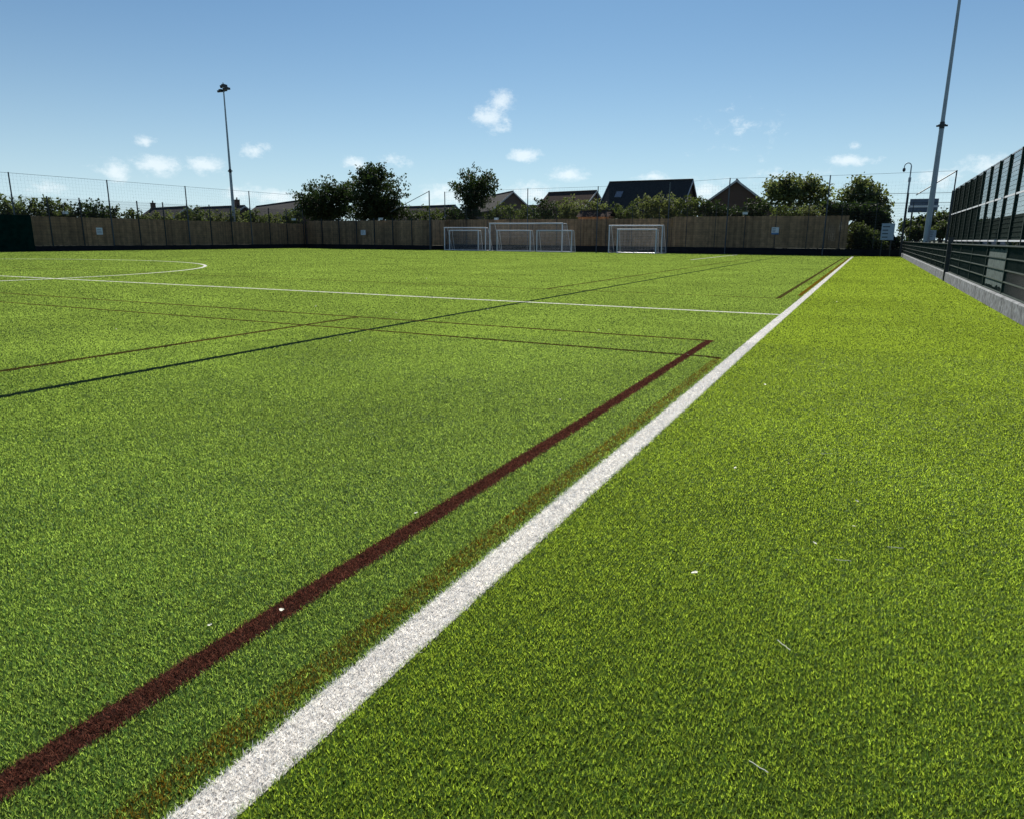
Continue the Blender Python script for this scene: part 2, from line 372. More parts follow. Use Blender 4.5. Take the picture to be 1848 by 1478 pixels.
# left side: mesh fence with tall net posts
lf = fence_line('left_mesh_fence', (-54.9, 19.1, 0), PI/2, 17, 2.45, 3.9, 'dark_steel', 'long dark mesh fence along the left side of the pitch', 'mesh fence', dict(wr=.0025, hr=.004), pr=.035)
lf.name = 'mesh_fence'
tb = []
for y in (24.0, 31.35, 38.7, 46.05, 53.4):
    tb.append(MB().tube((0, 0, 0), (0, 0, 5.46), .05, .045).build('net_post', 'net_post', lf, loc=(y - 19.1, -.02, 0)))
MB().box(0, 41.6, -.07, -.05, 5.40, 5.42).build('net_cable', 'dark_steel', lf)
nt = MB()
for i in range(0, 170): nt.box(i*.25, i*.25+.003, -.062, -.059, 3.95, 5.4)
for j in range(6): nt.box(0, 41.6, -.062, -.059, 3.97+j*.25, 3.973+j*.25)
nt.build('ball_net', 'net_dark', lf)
MB().box(13.3, 41.65, -.075, -.045, .0, .40).build('kickboard', 'kickboard', lf)
MB().box(-3, 13.3, -.10, -.06, .02, 2.55).build('windscreen', 'screen_green', lf)

# far side: mesh fence left bay and right bays
ff = fence_line('mesh_fence', (-54.9, 61.05, 0), 0, 7, 2.28, 3.0, 'dark_steel', 'dark mesh fence in front of the boards left of the small goals', 'mesh fence', dict(wr=.0025, hr=.004), pr=.04)
MB().box(0, 15.9, -.075, -.045, 0, .42).build('kickboard', 'kickboard', ff)
for x in (15.85,): MB().tube((0, 0, 0), (0, 0, 5.6), .055).build('net_post', 'net_post', ff, loc=(x, -.05, 0))
MB().tube((15.85, -.05, 5.55), (11.2, -.05, 3.65), .03).build('brace', 'net_post', ff)
YF = 64.0
fb = fence_line('mesh_fence', (-39.1, YF, 0), 0, 18, 2.45, 4.0, 'dark_steel', 'long dark mesh fence behind the goals on the far side', 'mesh fence', dict(wr=.0022, hr=.0035), pr=.022)
for px, py in ((803,347),(953,341),(1080,337),(1210,330),(1318,322),(1499,317),(1727,308)):
    p = PX(px, py, YF); MB().tube((0, 0, 0), (0, 0, p.z), .05, .045).build('net_post', 'net_post', fb, loc=(p.x + 39.1, -.05, 0))
MB().box(0, 44.2, -.035, .0, .0, .52).build('kickboard', 'kickboard', fb)
cb = MB(); zs = [PX(*q, YF) for q in ((803,347),(953,341),(1080,337),(1210,330),(1318,322),(1499,317),(1727,308))]
for a, b in zip(zs[:-1], zs[1:]):
    cb.tube((a.x+39.1, -.06, a.z-.04), (b.x+39.1, -.06, b.z-.04), .010, n=5)
cb.build('net_cable', 'dark_steel', fb)
nt = MB()
for i in range(0, 176): nt.box(i*.25, i*.25+.003, -.062, -.059, 4.05, 5.75)
for j in range(7): nt.box(0, 44, -.062, -.059, 4.07+j*.25, 4.073+j*.25)
nt.build('ball_net', 'net_dark', fb)
a = PX(1727, 309, YF); b = PX(1653, 353, YF)
MB().tube((a.x+39.1, -.05, a.z), (b.x+39.1, -.05, b.z), .04).build('brace', 'rail_grey', fb)
# dark corner post of the mesh and heavier rails on the open stretch
p = PX(1639, 350, YF); MB().box(-.07, .07, -.07, .07, 0, p.z).build('corner_post', 'dark_steel', fb, loc=(p.x+39.1, 0, 0))
for z in (4.0, 4.7): MB().box(36.5, 44.2, -.02, .02, z, z+.03).build('rail', 'dark_steel', fb)

# ---------------------------------------------------------------- timber board fences behind
def boards(p0, rz, L, z0, z1, label, skip=(), mname='timber', w=.145):
    root = empty('board_fence', p0, rz); tag(root, label, 'timber fence')
    n = int(L // 2.4) + 1; x = 0
    for i in range(n):
        x0 = i * 2.4; x1 = min(L, x0 + 2.4)
        if x1 - x0 < .3: continue
        mb = MB(); x = x0; base = random.random() * .4
        while x < x1 - .02:
            e = random.uniform(-.004, .004); xx = min(x + w - .002, x1 - .002)
            mb.box(x, xx, -.012 + e, .012 + e, z0, z1 + random.uniform(-.012, .012), base + random.random() * .6); x += w
        mb.build('board_panel', mname, root)
        MB().box(x0 - .05, x0 + .05, .03, .13, 0, z1 - .05).build('post', mname, root)
    MB().box(0, L, .014, .05, z0 + .3, z0 + .4).box(0, L, .014, .05, z1 - .4, z1 - .3).build('rail', mname, root)
    MB().box(0, L, -.02, .02, 0, z0 - .01).build('gravel_board', 'kickboard', root)
    return root
boards((-55.25, 32.0, 0), PI/2, 29.4, .40, 2.53, 'brown timber board fence along the left side of the pitch')
boards((-54.9, 61.4, 0), 0, 15.9, .42, 2.85, 'brown timber board fence under the dark trees on the far side')
boards((-39.0, YF+.35, 0), 0, 23.0, .55, 2.97, 'brown timber board fence directly behind the goals')
boards((-15.9, YF+.3, 0), 0, 14.1, .55, 3.12, 'lighter timber board fence right of the goals with a white notice')

boards((-39.05, 61.3, 0), PI/2, 3.1, .42, 2.9, 'short return of timber boards joining the two far board fences')
# ---------------------------------------------------------------- goals
def goal(p0, p1, Y, zt, label, depth=1.0, tr=.05, bottom=True, dtop=.5, name='goal'):
    x0, x1 = PX(*p0, Y).x, PX(*p1, Y).x
    r = empty(name, ((x0+x1)/2, Y, 0)); w = (x1-x0)/2; tag(r, label, 'goal', 'goals stored along the far fence')
    for sx in (-1, 1): MB().tube((0,0,0),(0,0,zt),tr,n=10).build('post','goal_white',r,loc=(sx*w,0,0))
    MB().tube((-w-tr,0,zt),(w+tr,0,zt),tr,n=10).build('crossbar','goal_white',r)
    if bottom: MB().tube((-w,0,.05),(w,0,.05),.035,n=8).build('ground_bar','goal_white',r)
    fr = MB()
    for sx in (-1,1):
        fr.tube((sx*w,0,zt),(sx*w,dtop,zt),.02,n=6).tube((sx*w,dtop,zt),(sx*w,depth,.04),.02,n=6).tube((sx*w,0,.04),(sx*w,depth,.04),.02,n=6)
    fr.tube((-w,depth,.04),(w,depth,.04),.02,n=6); fr.build('back_frame','goal_white',r)
    nt = MB(); s = .13; t = .0034
    nx = int(2*w/s)
    for i in range(nx+1):
        x = -w + i*2*w/nx
        nt.tube((x,dtop,zt),(x,depth,.04),t,n=3,cap=False).tube((x,0,zt),(x,dtop,zt),t,n=3,cap=False)
    nz = int(zt/s)
    for j in range(nz+1):
        z = .04 + (zt-.04)*j/nz; yb = depth + (dtop-depth)*j/nz
        nt.tube((-w,yb,z),(w,yb,z),t,n=3,cap=False)
        for sx in (-1,1): nt.tube((sx*w,0,z),(sx*w,yb,z),t,n=3,cap=False)
    for sx in (-1,1):
        for q in range(1, int(depth/s)): nt.tube((sx*w,q*s,.04),(sx*w,q*s,zt*(1 if q*s<dtop else (depth-q*s)/(depth-dtop))),t,n=3,cap=False)
    nt.build('net','net_white',r)
    return r
goal((802,411),(876,411),60.4,2.12,'white goal at the far left of the row with a smaller goal inside it',depth=1.5)
goal((811,416),(863,416),60.1,1.86,'small white goal nested in the leftmost goal',depth=.9,bottom=True)
goal((884,404),(1015,404),60.5,2.5,'largest white goal with a wide net, centre of the far side',depth=2.2,dtop=1.0,bottom=False,tr=.06)
goal((897,416),(957,416),60.0,1.86,'small white goal in front of the left half of the largest goal')
goal((969,416),(1032,416),59.8,1.86,'small white goal overlapping the right post of the largest goal')
goal((1100,408),(1196,408),60.6,2.30,'medium white goal standing alone in front of the boards on the right',depth=1.5,bottom=False)
goal((1115,414),(1185,414),60.2,1.98,'small white goal nested in the rightmost goal',depth=.9)

# ---------------------------------------------------------------- trees, shrubs and hedges
def leaves(blobs, n, size, jit, spike=0):
    """blobs: list of (centre, radii); leaf cards scattered through shoots inside them"""
    vol = np.array([b[1][0]*b[1][1]*b[1][2] for b in blobs]) ** .8; vol /= vol.sum()
    Vs = []; As = []
    for (c, r), f in zip(blobs, vol):
        m = int(n * f); ns = max(6, m // 26)
        dirs = rng.standard_normal((ns, 3)); dirs /= np.linalg.norm(dirs, axis=1)[:, None]
        dirs[:, 2] = dirs[:, 2] * .9 + .12
        ext = .78 + .30 * rng.random(ns) + spike * (rng.random(ns) > .6) * rng.random(ns)
        si = rng.integers(0, ns, m); t = rng.random(m) ** .42
        P = dirs[si] * (ext[si] * t)[:, None] * np.array(r) + np.array(c) + rng.standard_normal((m, 3)) * jit * (1.2 - .7 * t)[:, None]
        tone = rng.random(ns)
        Vs.append(P); As.append(np.clip(.25 + .5 * tone[si] + .25 * (rng.random(m)-.5), 0, 1))
    P = np.concatenate(Vs); A = np.concatenate(As); m = len(P)
    n1 = rng.standard_normal((m, 3)); n1 /= np.linalg.norm(n1, axis=1)[:, None]
    n2 = np.cross(n1, rng.standard_normal((m, 3))); n2 /= np.linalg.norm(n2, axis=1)[:, None]
    s = size * (.6 + .8 * rng.random(m))[:, None]
    V = np.stack([P - n1*s*.5, P + n2*s*.32, P + n1*s*.5, P - n2*s*.32], 1).reshape(-1, 3)
    keep = P[:, 2] > .02
    q = (np.arange(m)[:, None] * 4 + np.array([[0,1,2,3]]))[keep]
    return V, q, np.repeat(A, 4)
def tree(name, base, blobs, n, m, label, cat, group, size=.26, jit=.22, spike=0, trunk=.16, tz=None, limbs=7):
    root = empty(name, base); tag(root, label, cat, group)
    V, q, A = leaves(blobs, n, size, jit, spike)
    cr = np_mesh('crown', V, np.zeros((0, 3), int), q, A, m); cr.parent = root
    tk = MB(); tz = tz or blobs[0][0][2]
    z0 = tz * .45; tk.tube((0,0,-.1),(0,0,z0),trunk,trunk*.8,n=9)
    for i in range(limbs):
        b = random.choice(blobs); c = Vector(b[0]); r = b[1]
        e = c + Vector((random.uniform(-.6,.6)*r[0], random.uniform(-.6,.6)*r[1], random.uniform(-.2,.7)*r[2]))
        mid = Vector((e.x*.45, e.y*.45, z0 + (e.z-z0)*.5))
        tk.tube((0,0,z0-.05), mid, trunk*.6, trunk*.35, n=6).tube(mid, e, trunk*.35, trunk*.1, n=5)
        for k in range(3):
            f = e + Vector((random.uniform(-.5,.5)*r[0], random.uniform(-.5,.5)*r[1], random.uniform(0,.4)*r[2])); tk.tube((mid+e)/2, f, trunk*.15, trunk*.05, n=4)
    tk.build('trunk', 'bark', root); return root
def ptree(name, Y, blobs_px, n, m, label, cat, group, **kw):
    """blobs in photo measures (cx, cy, half width, half height) at Y metres up the pitch -> real ellipsoids"""
    c0 = PX(blobs_px[0][0], blobs_px[0][1], Y); bl = []
    for cx, cy, hw, hh in blobs_px:
        c = PX(cx, cy, Y); e = PX(cx + hw, cy, Y); t = PX(cx, cy - hh, Y)
        rx = abs(e.x - c.x) * 1.05; rz = abs(t.z - c.z)
        bl.append(((c.x - c0.x, random.uniform(-.3, .3), c.z), (rx, min(rx, rz * 1.2) * .9 + .3, rz)))
    return tree(name, (c0.x, Y, 0), bl, n, m, label, cat, group, **kw)
GT = 'trees behind the far fence'
ptree('tree', 68, [(588,362,46,36),(560,375,22,22),(612,350,26,26),(592,380,50,26),(592,392,48,16)], 15500, 'leaf_dark', 'broad dark tree, leftmost of the two touching trees', 'tree', GT, spike=.26, size=.24)
ptree('tree', 67, [(676,350,42,42),(672,318,28,22),(690,375,32,24),(676,380,46,28),(676,392,44,16)], 16500, 'leaf_dark', 'taller dark tree with pointed top, right of the two touching trees', 'tree', GT, spike=.4, size=.24)
ptree('tree', 68, [(853,340,39,34),(852,365,24,24),(852,386,20,16)], 8500, 'leaf_dark', 'round dark tree standing alone behind the left goals', 'tree', GT, spike=.28, size=.22)
ptree('tree', 78, [(1405,350,27,28),(1445,348,34,30),(1478,358,20,24),(1440,380,50,14),(1392,345,14,16),(1425,332,14,13),(1462,336,14,14)], 5600, 'leaf_pale', 'airy green tree with gaps, right of the brick gable', 'tree', GT, spike=.3, size=.30, jit=.45)
ptree('tree', 76, [(1556,352,42,22),(1540,372,40,18),(1585,378,22,26),(1548,338,20,12)], 4600, 'leaf_pale', 'ragged tree above the dark hedge at the right end of the boards', 'tree', GT, spike=.35, size=.28, jit=.4)
ptree('tree', 84, [(1700,398,20,12),(1668,405,18,12)], 1500, 'leaf_mid', 'small loose tree behind the right floodlight mast', 'tree', GT, size=.3, jit=.4, trunk=.12)
ptree('tree', 88, [(1640,412,16,13)], 900, 'leaf_mid', 'small thin tree beside the swan neck camera pole', 'tree', GT, size=.3, jit=.35, trunk=.12)
# hedge row behind the far boards, each shrub its own
GS = 'shrubs along the far fence'
shr = [(735,388,20,14,'leaf_dark','low grey green shrub right of the two touching dark trees'),
       (775,386,26,14,'leaf_mid','low shrub behind the braced corner post'),
       (818,388,20,14,'leaf_dark','low dark shrub left of the lone round tree'),
       (900,382,26,15,'leaf_mid','olive shrub under the small gabled roof'),
       (945,386,24,13,'leaf_mid','low green shrub left of the hipped roof house'),
       (985,378,26,18,'leaf_dark','dark green shrub below the left end of the hipped roof'),
       (1032,372,26,16,'leaf_pale','pale leafy shrub above the small tiled shed'),
       (1075,376,24,14,'leaf_pale','pale leafy shrub right of the small tiled shed'),
       (1125,384,24,18,'leaf_mid','bushy shrub at the left corner of the large roof'),
       (1165,374,26,20,'leaf_pale','bright topped shrub in front of the large roof'),
       (1205,370,26,22,'leaf_pale','tall bright shrub in front of the large roof'),
       (1245,372,26,22,'leaf_mid','tall shrub at the right end of the large roof'),
       (1285,378,22,16,'leaf_dark','dark shrub between the large roof and the brick gable'),
       (1320,384,24,12,'leaf_dark','low dark shrub below the brick gable'),
       (1365,376,24,20,'leaf_dark','dark shrub right of the brick gable'),
       (1420,384,28,12,'leaf_mid','low shrub at the foot of the airy tree'),
       (1465,384,24,12,'leaf_pale','low pale shrub right of the airy tree')]
for cx, cy, hw, hh, m, lb in shr:
    ptree('shrub', 67.5 + random.uniform(0, 1.5), [(cx, cy, hw+3, hh+2), (cx+random.uniform(-8,8), cy+12, hw, 14), (cx, cy+30, hw+2, 26)], 2600, m, lb, 'shrub', GS, size=.20, jit=.16, spike=.1, trunk=.08)
ptree('shrub', 70, [(1520,385,44,18),(1500,378,26,14),(1560,388,40,22),(1578,405,32,26),(1570,430,40,28)], 17000, 'leaf_dark', 'large dark hedge bush at the right end of the boards', 'shrub', GS, size=.22, jit=.18)
ptree('shrub', 66, [(1548,426,24,26),(1568,436,26,22),(1588,446,18,14),(1556,448,30,12),(1538,438,18,22)], 18000, 'leaf_mid', 'clipped bush sloping down beside the blue notice board', 'shrub', GS, size=.13, jit=.07)
ptree('shrub', 68.8, [(1612,442,40,18)], 4500, 'leaf_dark', 'low dark hedge at the foot of the blue notice board', 'shrub', GS, size=.15, jit=.1)
ptree('shrub', 70, [(1655,422,22,14)], 1500, 'leaf_mid', 'low shrub behind the foot of the right mast', 'shrub', GS, size=.22, jit=.2)
ptree('shrub', 71, [(1700,418,18,15)], 1500, 'leaf_mid', 'low shrub beside the tall mesh fence', 'shrub', GS, size=.22, jit=.2)
# left side hedge shrubs (behind the left boards): placed along x = -58
GL = 'shrubs behind the left fence'
def lshrub(cx, top, bot, hw, m, lb, X=-57.5, n=2600):
    a, b = slope(cx, top); Y = X / a; zt = H + b * Y
    a1, _ = slope(cx + hw, top); ry = abs(X / a1 - Y)
    tree('shrub', (X, Y, 0), [((0, 0, zt*.66), (1.3, ry*1.05, zt*.34)), ((.2, random.uniform(-.4,.4), zt*.4), (1.3, ry, zt*.4))], n, m, lb, 'shrub', GL, size=.2, jit=.15, spike=.12, trunk=.07)
for cx, top, hw, m, lb in [
    (10,352,26,'leaf_mid','tall shrub behind the dark screen, left edge'), (45,351,22,'leaf_mid','tall shrub at the start of the left boards'),
    (78,356,20,'leaf_mid','brownish green shrub above the first left board panel'), (104,362,16,'leaf_mid','rounded shrub left of the loose dark shrub'),
    (135,363,16,'leaf_dark','loose dark shrub above the left boards'), (170,364,20,'leaf_dark','dark feathery shrub at the second tall net post'),
    (205,371,18,'leaf_mid','low green shrub right of the second tall net post'), (240,378,18,'leaf_mid','low green shrub left of the short chimney'),
    (275,380,18,'leaf_pale','low pale shrub below the short chimney'), (310,381,18,'leaf_pale','low pale shrub below the long flat roof'),
    (350,374,20,'leaf_mid','green shrub right of the third tall net post'), (385,379,16,'leaf_pale','yellowish shrub left of the left floodlight mast'),
    (420,380,18,'leaf_pale','yellowish shrub behind the left floodlight mast'), (455,380,18,'leaf_mid','green shrub left of the dark bungalow roof'),
    (490,381,18,'leaf_pale','pale green shrub below the dark bungalow roof'), (525,376,18,'leaf_mid','grey green shrub beside the broad dark tree')]:
    lshrub(cx, top, 395, hw, m, lb)

# ---------------------------------------------------------------- houses
def house(Y1, p1, Y2, p2, w, pitch, label, roof='roof_dark', wall='brick', sky=(), chim=(), over=.35, wins=()):
    a = PX(*p1, Y1); b = PX(*p2, Y2); z = (a.z + b.z) / 2; a.z = b.z = z
    d = (b - a); L = d.length; ang = math.atan2(d.y, d.x); c = (a + b) / 2
    r = empty('house', (c.x, c.y, 0), ang); tag(r, label, 'house', 'houses beyond the far fence')
    dz = math.tan(math.radians(pitch)) * w / 2; ez = z - dz; hl = L / 2; il = hl - over; iw = w / 2 - over; t = .12
    MB().add([(-il,-iw,0),(il,-iw,0),(il,iw,0),(-il,iw,0),(-il,-iw,ez+.1),(il,-iw,ez+.1),(il,iw,ez+.1),(-il,iw,ez+.1),(-il,0,z-t-.05),(il,0,z-t-.05)],
             [(0,1,5,4),(2,3,7,6),(1,2,6,9,5),(3,0,4,8,7)]).build('wall', wall, r)
    q = Vector((0, -w/2, -dz)); 
    rf = MB()
    for s in (-1, 1):
        rf.add([(-hl,0,z),(hl,0,z),(hl,s*w/2,ez),(-hl,s*w/2,ez),(-hl,0,z-t),(hl,0,z-t),(hl,s*w/2,ez-t),(-hl,s*w/2,ez-t)],
               [(0,1,2,3),(4,7,6,5),(3,2,6,7),(0,3,7,4),(1,5,6,2)])
    ro = rf.build('roof', roof, r)
    for e in (-hl-.03, hl+.03):
        vg = MB()
        for s in (-1, 1):
            vg.add([(e-.03,0,z+.03),(e+.03,0,z+.03),(e+.03,s*w/2,ez+.03),(e-.03,s*w/2,ez+.03),(e-.03,0,z-.22),(e+.03,0,z-.22),(e+.03,s*w/2,ez-.22),(e-.03,s*w/2,ez-.22)],
                   [(0,1,2,3),(4,7,6,5),(0,3,7,4),(1,5,6,2),(3,2,6,7)])
        vg.build('bargeboard', 'fascia', ro)
    rd = MB().tube((-hl, 0, z+.02), (hl, 0, z+.02), .11, n=8); rd.build('ridge_tile', roof, ro)
    for u, v, ww, hh in sky:      # skylights on the camera-facing slope, u along ridge, v down slope 0..1
        sgn = -1; cc = Vector((u*hl, sgn*v*w/2, z - v*dz)); nn = Vector((0, sgn*dz, w/2)).normalized(); dn = Vector((0, sgn*w/2, -dz)).normalized()
        MB().obb(cc + nn*.05, (ww/2,0,0), dn*hh/2, nn*.05).build('skylight', 'glass', ro)
    for u, h_ in chim:
        ch = MB().box(u*hl-.35, u*hl+.35, -.3, .3, z-.8, z+h_).box(u*hl-.4, u*hl+.4, -.35, .35, z+h_, z+h_+.1).tube((u*hl,0,z+h_+.1),(u*hl,0,z+h_+.45),.12,.1,n=8).build('chimney', wall, ro)
    for u, z0, ww, hh in wins:
        wn = MB().box(u*il-ww/2, u*il+ww/2, -iw-.02, -iw+.05, z0, z0+hh).build('window', 'fascia', r)
        MB().box(u*il-ww/2+.07, u*il-.03, -iw-.03, -iw+.0, z0+.07, z0+hh-.07).box(u*il+.03, u*il+ww/2-.07, -iw-.03, -iw, z0+.07, z0+hh-.07).build('pane', 'glass', wn)
    return r
house(93, (1100,330), 92.5, (1251,325), 9.0, 42, 'large house roof with a skylight, ridge rising to the right', sky=((-.62,.42,.9,1.1),), wins=((-.5,2.6,1.4,1.1),(.3,2.6,1.4,1.1)))
house(102, (990,348), 100, (1077,346), 6.5, 38, 'brown tiled house with a long ridge left of the large roof', roof='roof_brown', wins=((0,2.6,1.2,1.1),))
house(118, (872,353), 104, (926,351), 7.0, 40, 'dark gabled roof just right of the lone round tree', wins=((.3,2.8,1.2,1.1),))
house(88, (1329,334), 104, (1345,334), 9.0, 36, 'brown brick house showing its pointed gable', roof='roof_dark')
house(112, (722,374), 108, (822,372), 8.0, 35, 'low long roof behind the braced corner post', roof='roof_dark')
house(100, (462,369), 84, (552,367), 8.0, 35, 'dark bungalow roof left of the broad dark tree', roof='roof_dark')
house(92, (352,374), 88, (442,374), 7.0, 35, 'long low roof with a chimney behind the left floodlight mast', chim=((.72, .9),), roof='roof_dark')
house(84, (272,376), 80, (338,375), 7.0, 35, 'low roof with a short chimney behind the left boards', chim=((-.85, .8),), roof='roof_dark')
house(100, (1290,357), 100, (1312,357), 5, 35, 'small flat looking roof left of the brick gable', roof='roof_dark')
house(118, (935,372), 118, (985,372), 6, 33, 'low green grey roof left of the brown tiled house', roof='roof_dark')
# tiled garden shed
sa = PX(1040,380,66.2); sb = PX(1100,380,66.2)
r = empty('garden_shed', ((sa.x+sb.x)/2, 67.4, 0)); tag(r, 'small shed with striped tiled roof just above the boards behind the largest goal', 'shed')
w = (sb.x-sa.x)/2; zt = sa.z
MB().box(-w+.1, w-.1, -1.0, 1.0, 0, zt-.55).build('wall', 'timber', r)
rf = MB()
for i in range(5):
    y0 = -1.2 + i*.26; z0 = zt - .62 + i*.13; rf.obb((0, y0+.13, z0+.05), (w, 0, 0), (0, .145, .06), (0, -.008, .02), i/5)
    rf.obb((0, -y0-.13, z0+.05), (w, 0, 0), (0, .145, -.06), (0, .008, .02), i/5)
rf.build('roof', 'roof_brown', r)

# ---------------------------------------------------------------- floodlight masts and poles
def mast(x, y, h, label, r0=.16, r1=.07, joint=None, heads=True):
    r = empty('floodlight_mast', (x, y, 0)); tag(r, label, 'floodlight mast', 'floodlight masts beside the pitch')
    z1 = joint or h * .5
    MB().box(-.3,.3,-.3,.3,-.02,.06).build('base_plate','galvanised',r)
    MB().tube((0,0,.04),(0,0,z1),r0,r0*.72,n=14).build('lower_pole','mast_paint',r,smooth=False)
    MB().tube((0,0,z1-.1),(0,0,z1+.25),r0*.80,r0*.72,n=14).tube((-.28,0,z1+.05),(.28,0,z1+.05),.05,n=8).tube((0,0,z1+.02),(0,0,z1+.12),r0*1.15,n=14).build('collar','dark_steel',r)
    MB().tube((0,0,z1),(0,0,h),r0*.62,r1,n=14).build('upper_pole','mast_paint',r)
    MB().tube((-.45,0,h),(.45,0,h),.05,n=8).tube((0,-.35,h+.25),(0,.35,h+.25),.04,n=8).tube((0,0,h),(0,0,h+.75),.04,n=6).build('crossarm','dark_steel',r)
    for sx, sz in ((-.36,0),(.40,.14),(.05,.42)):
        hd = MB().obb((0,0,0),(.24,0,0),(0,.24,.05),(0,-.02,.09)).obb((0,.0,.1),(.16,0,0),(0,.14,.0),(0,0,.06)).build('lamp_head','dark_steel',r,loc=(sx,0,h+sz+.02))
        MB().obb((0,.01,-.10),(.20,0,0),(0,.20,.04),(0,0,.008)).build('lens','lamp_lens',hd)
    return r
p = slope(403, 158); LX = -57.0; LY = LX / p[0]
mast(LX, LY, H + p[1]*LY - .35, 'floodlight mast standing behind the left boards, whole height in view', r0=.17, r1=.06)
mast(2.78, 48.0, 15.0, 'floodlight mast at the right whose top leaves the picture', r0=.17, r1=.07, joint=7.35)
# swan-neck camera pole
a = PX(1645, 300, 72); r = empty('camera_pole', (a.x, 72, 0)); tag(r, 'slim pole with a swan neck and hanging camera left of the right mast', 'camera pole')
MB().tube((0,0,-.02),(0,0,a.z-1.2),.085,.07,n=10).tube((0,0,a.z-1.3),(0,0,a.z-.95),.11,n=10).tube((0,0,a.z-1.0),(0,0,a.z-.05),.05,n=8).build('pole','mast_paint',r)
nk = MB(); prev = Vector((0,0,a.z-.06))
for i in range(1, 11):
    t = PI * i / 10; q = Vector((-.26 + .26*math.cos(t), 0, a.z-.06 + .30*math.sin(t))); nk.tube(prev, q, .04, n=7); prev = q
nk.tube(prev, prev - Vector((0,0,.12)), .04, n=7); nk.build('swan_neck','mast_paint',r)
MB().tube(prev - Vector((0,0,.12)), prev - Vector((0,0,.3)), .10, .13, n=12).tube(prev - Vector((0,0,.3)), prev - Vector((0,0,.42)), .12, .05, n=12).build('camera_dome','dark_steel',r)

# ---------------------------------------------------------------- signs
def sign(px0, px1, py0, py1, Y, label, m='sign_white', border=None, ink=3, name='sign', group=None, post=False):
    a = PX(px0, py0, Y); b = PX(px1, py1, Y); w = (b.x-a.x)/2; h = (a.z-b.z)/2
    r = empty(name, ((a.x+b.x)/2, Y, 0 if post else (a.z+b.z)/2)); tag(r, label, 'sign', group)
    zc = (a.z+b.z)/2 if post else 0
    MB().box(-w,w,-.008,.008,zc-h,zc+h).build('panel', m, r)
    if border: MB().box(-w,w,-.013,-.010,zc-h,zc-h*.55).build('colour_band', border, r)
    for i in range(ink):
        z = zc + h*.6 - i*h*.42; l = w*random.uniform(.5,.8); MB().box(-w*.8,-w*.8+l*1.5,-.013,-.010,z-h*.06,z+h*.06).build('print_line','sign_ink',r)
    if post:
        for s in (-.7,.7): MB().box(s*w-.04,s*w+.04,.01,.08,0,zc+h).build('post','dark_steel',r)
    return r
a_, _ = slope(176, 418); yy = -55.1 / a_
a = empty('sign', (-54.98, yy, H + slope(176,418)[1]*yy), PI/2); tag(a, 'small white notice on the left side boards', 'sign')
MB().box(-.26,.26,-.13,-.115,-.27,.27).build('panel','sign_white',a)
for i in range(3): MB().box(-.2,.12+.04*i,-.137,-.132,.1-i*.12,.13-i*.12).build('print_line','sign_ink',a)
sign(651,660,416,425,60.98,'small white notice on the boards under the dark trees')
sign(1393,1405,411,424,63.9,'white and blue notice on the lighter boards at the right',border='sign_blue')
def fitting(px, py, Y, label, X=None):
    if X is not None: Y = X / slope(px, py)[0]
    a = PX(px, py, Y); r = empty('sensor_box', a); tag(r, label, 'sensor box', 'white boxes fixed above the board fences')
    MB().box(-.20,.20,-.10,.10,-.085,.085).box(-.23,.23,-.13,.13,.09,.115).build('housing','sign_white',r); MB().box(-.03,.03,.10,.20,-.06,.0).build('bracket','dark_steel',r)
fitting(118,385,0,'small white box above the left boards',X=-54.7)
fitting(687,396,60.9,'small white box on top of the boards under the taller dark tree')
fitting(896,396,63.85,'small white box above the left end of the largest goal')
fitting(1345,386,63.85,'small white box above the lighter boards near the brick gable')
fitting(530,397,0,'small white box at the end of the left boards near the broad dark tree',X=-54.7)
sign(1592,1612,404,434,63.6,'tall pale blue notice board beside the sloping bush',m='sign_pale',ink=4,name='notice_board',post=True)
sign(1675,1688,416,434,62.0,'small pale blue notice board behind the foot of the right mast',m='sign_pale',ink=3,name='notice_board',post=True)
# large two-panel board beyond the fence
a = PX(1643,360,86); b = PX(1693,372,86); c = PX(1693,384,86); w=(b.x-a.x)/2
r = empty('scoreboard', ((a.x+b.x)/2, 86, 0)); tag(r, 'wide dark two-panel board with a pale strip behind the right mast', 'scoreboard')
MB().box(-w,w,-.1,.1,b.z+.06,a.z).build('upper_panel','scoreboard',r); MB().box(-w-.1,w+.1,-.14,.1,b.z-.14,b.z+.05).build('pale_strip','sign_white',r)
MB().box(-w-.1,w,-.1,.1,c.z,b.z-.15).build('lower_panel','scoreboard',r)
for s in (-.75,.75): MB().box(s*w-.08,s*w+.08,.1,.22,0,a.z).build('post','dark_steel',r)

